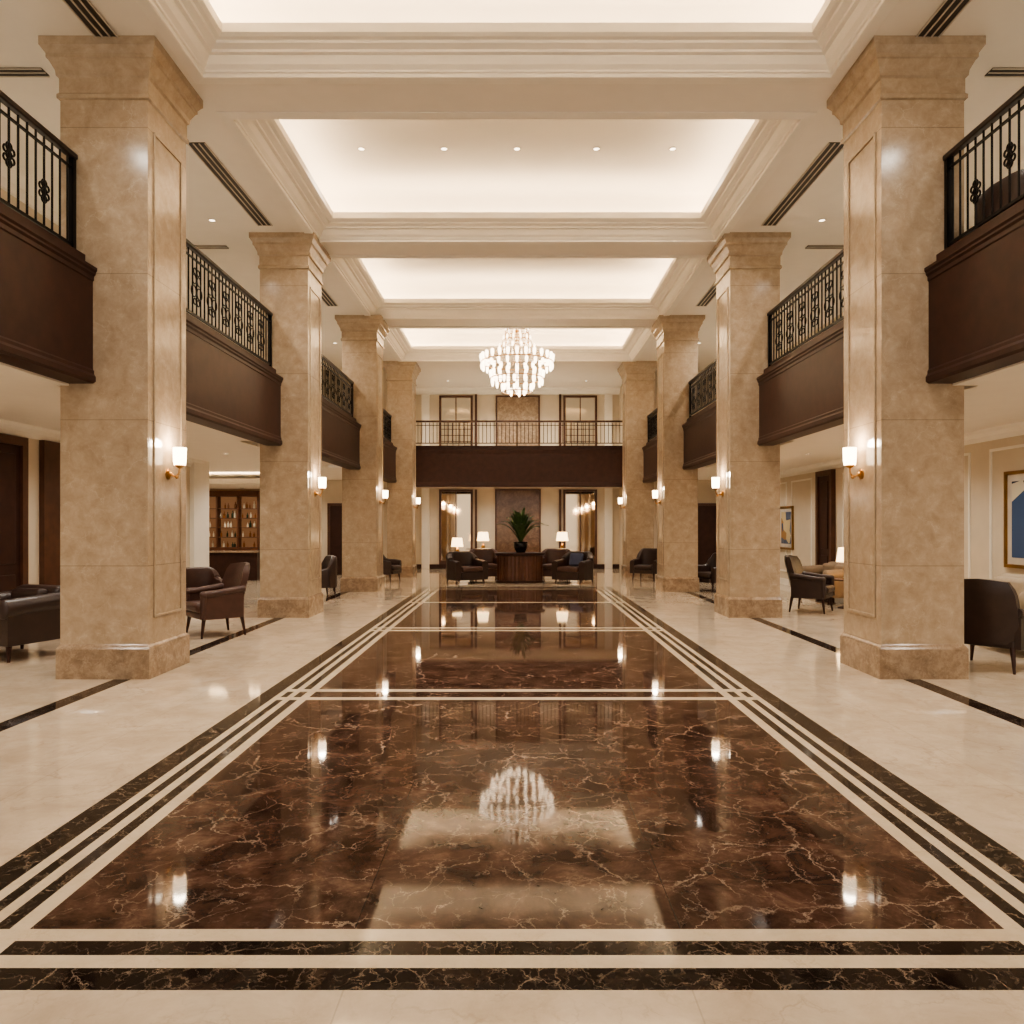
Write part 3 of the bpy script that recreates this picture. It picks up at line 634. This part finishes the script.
def painting(y0,y1,z0,z1,m,label,g=.1):
    e=thing('framed_painting',label,'painting',(WX,(y0+y1)/2,(z0+z1)/2),group='wall paintings'); hy=(y1-y0)/2; hz=(z1-z0)/2; f=.05
    bm=NB()
    for q in [(-hy,hy,-hz,-hz+f),(-hy,hy,hz-f,hz),(-hy,-hy+f,-hz+f,hz-f),(hy-f,hy,-hz+f,hz-f)]: bx(bm,-.05,0,*q)
    ob(bm,'picture_frame',M['gold'],e)
    bm=NB(); bx(bm,-.025,0,-hy+f,hy-f,-hz+f,hz-f); ob(bm,'picture_mat',M['white'],e)
    bm=NB(); bx(bm,-.03,-.025,-hy+f+g,hy-f-g,-hz+f+g,hz-f-g); ob(bm,'canvas',m,e)
painting(9.75,11.02,.98,2.38,pic_mat('abstract_a',[(34,44,70),(56,76,112),(180,156,100),(60,82,118),(206,196,174),(30,36,60)],2.0),'abstract painting in blue and ochre with gilt frame')
painting(19.5,20.5,.95,2.1,pic_mat('abstract_b',[(50,70,110),(160,120,70),(90,100,120),(200,180,140)],4),'small abstract painting with gilt frame')
# ---------------------------------------------------------------- bar
e=thing('bar_cabinet','warm walnut back bar cabinet with bottle shelves and self-glowing back','cabinet',(-9.15,23.95,0))
bm=NB(); bx(bm,-1.0,1.0,-.02,.22,.0,2.6)
ob(bm,'cabinet_back',M['warmback'],e)
bm=NB()
for x in (-1.0,-.35,.31,.95): bx(bm,x,x+.05,-.3,-.02,0,2.5)
bx(bm,-1.0,1.0,-.32,-.02,2.5,2.68); bx(bm,-1,1,-.34,-.02,0,.9); ob(bm,'cabinet_frame',M['wood3'],e)
for z in (1.2,1.5,1.8,2.1):
    bm=NB(); bx(bm,-.95,.95,-.26,-.02,z,z+.025); ob(bm,'shelf',M['wood3'],e)
def bottle(m):
    bm=NB(); lathe(bm,[(.03,0),(.032,.02),(.032,.11),(.012,.145),(.011,.19),(.014,.2)],10); o=ob(bm,'bottle',M[m],smooth=True,label='liquor bottle on back bar shelf',category='bottle',group='bottles on the back bar'); return o
proto=[bottle('bottle1'),bottle('bottle2'),bottle('bottle3')]
k=0
for z in (.9,1.225,1.525,1.825,2.125):
    for i in range(15):
        x=-.86+i*.12+random.uniform(-.03,.03)
        if any(abs(x-(q+.025))<.07 for q in (-.35,.31)) or random.random()<.25 or x>.88: continue
        src=proto[k%3] if k<3 else proto[random.randrange(3)]
        o=src if k<3 else src.copy()
        if k>=3: COL.objects.link(o); sc=random.uniform(.75,1.15); o.scale=(sc*random.uniform(.9,1.3),)*2+(sc,)
        o.location=(-9.15+x,23.95-.14,z); k+=1
e=thing('bar_counter','dark wood bar counter with stone top','counter',(-8.9,21.9,0))
bm=NB(); bx(bm,-1.6,1.4,-.25,.25,.0,.8); ob(bm,'counter_body',M['wood'],e)
bm=NB(); bx(bm,-1.65,1.45,-.35,.3,.8,.85); ob(bm,'counter_top',M['base'],e,bevel=.01)
# ---------------------------------------------------------------- world + camera
w=bpy.data.worlds.new('world'); S.world=w; w.use_nodes=True
w.node_tree.nodes['Background'].inputs[0].default_value=(1,.92,.82,1); w.node_tree.nodes['Background'].inputs[1].default_value=1.4
cam=bpy.data.cameras.new('camera'); co=bpy.data.objects.new('camera',cam); COL.objects.link(co)
co.location=(0,0,1.6); co.rotation_euler=(math.pi/2,0,0); cam.sensor_width=36; cam.lens=36*750/1024
cam.shift_x=-5/1024; cam.shift_y=13/1024; cam.clip_end=100
S.camera=co
S.view_settings.view_transform='AgX'
try: S.view_settings.look='AgX - Medium High Contrast'
except Exception: pass
S.view_settings.exposure=0.13
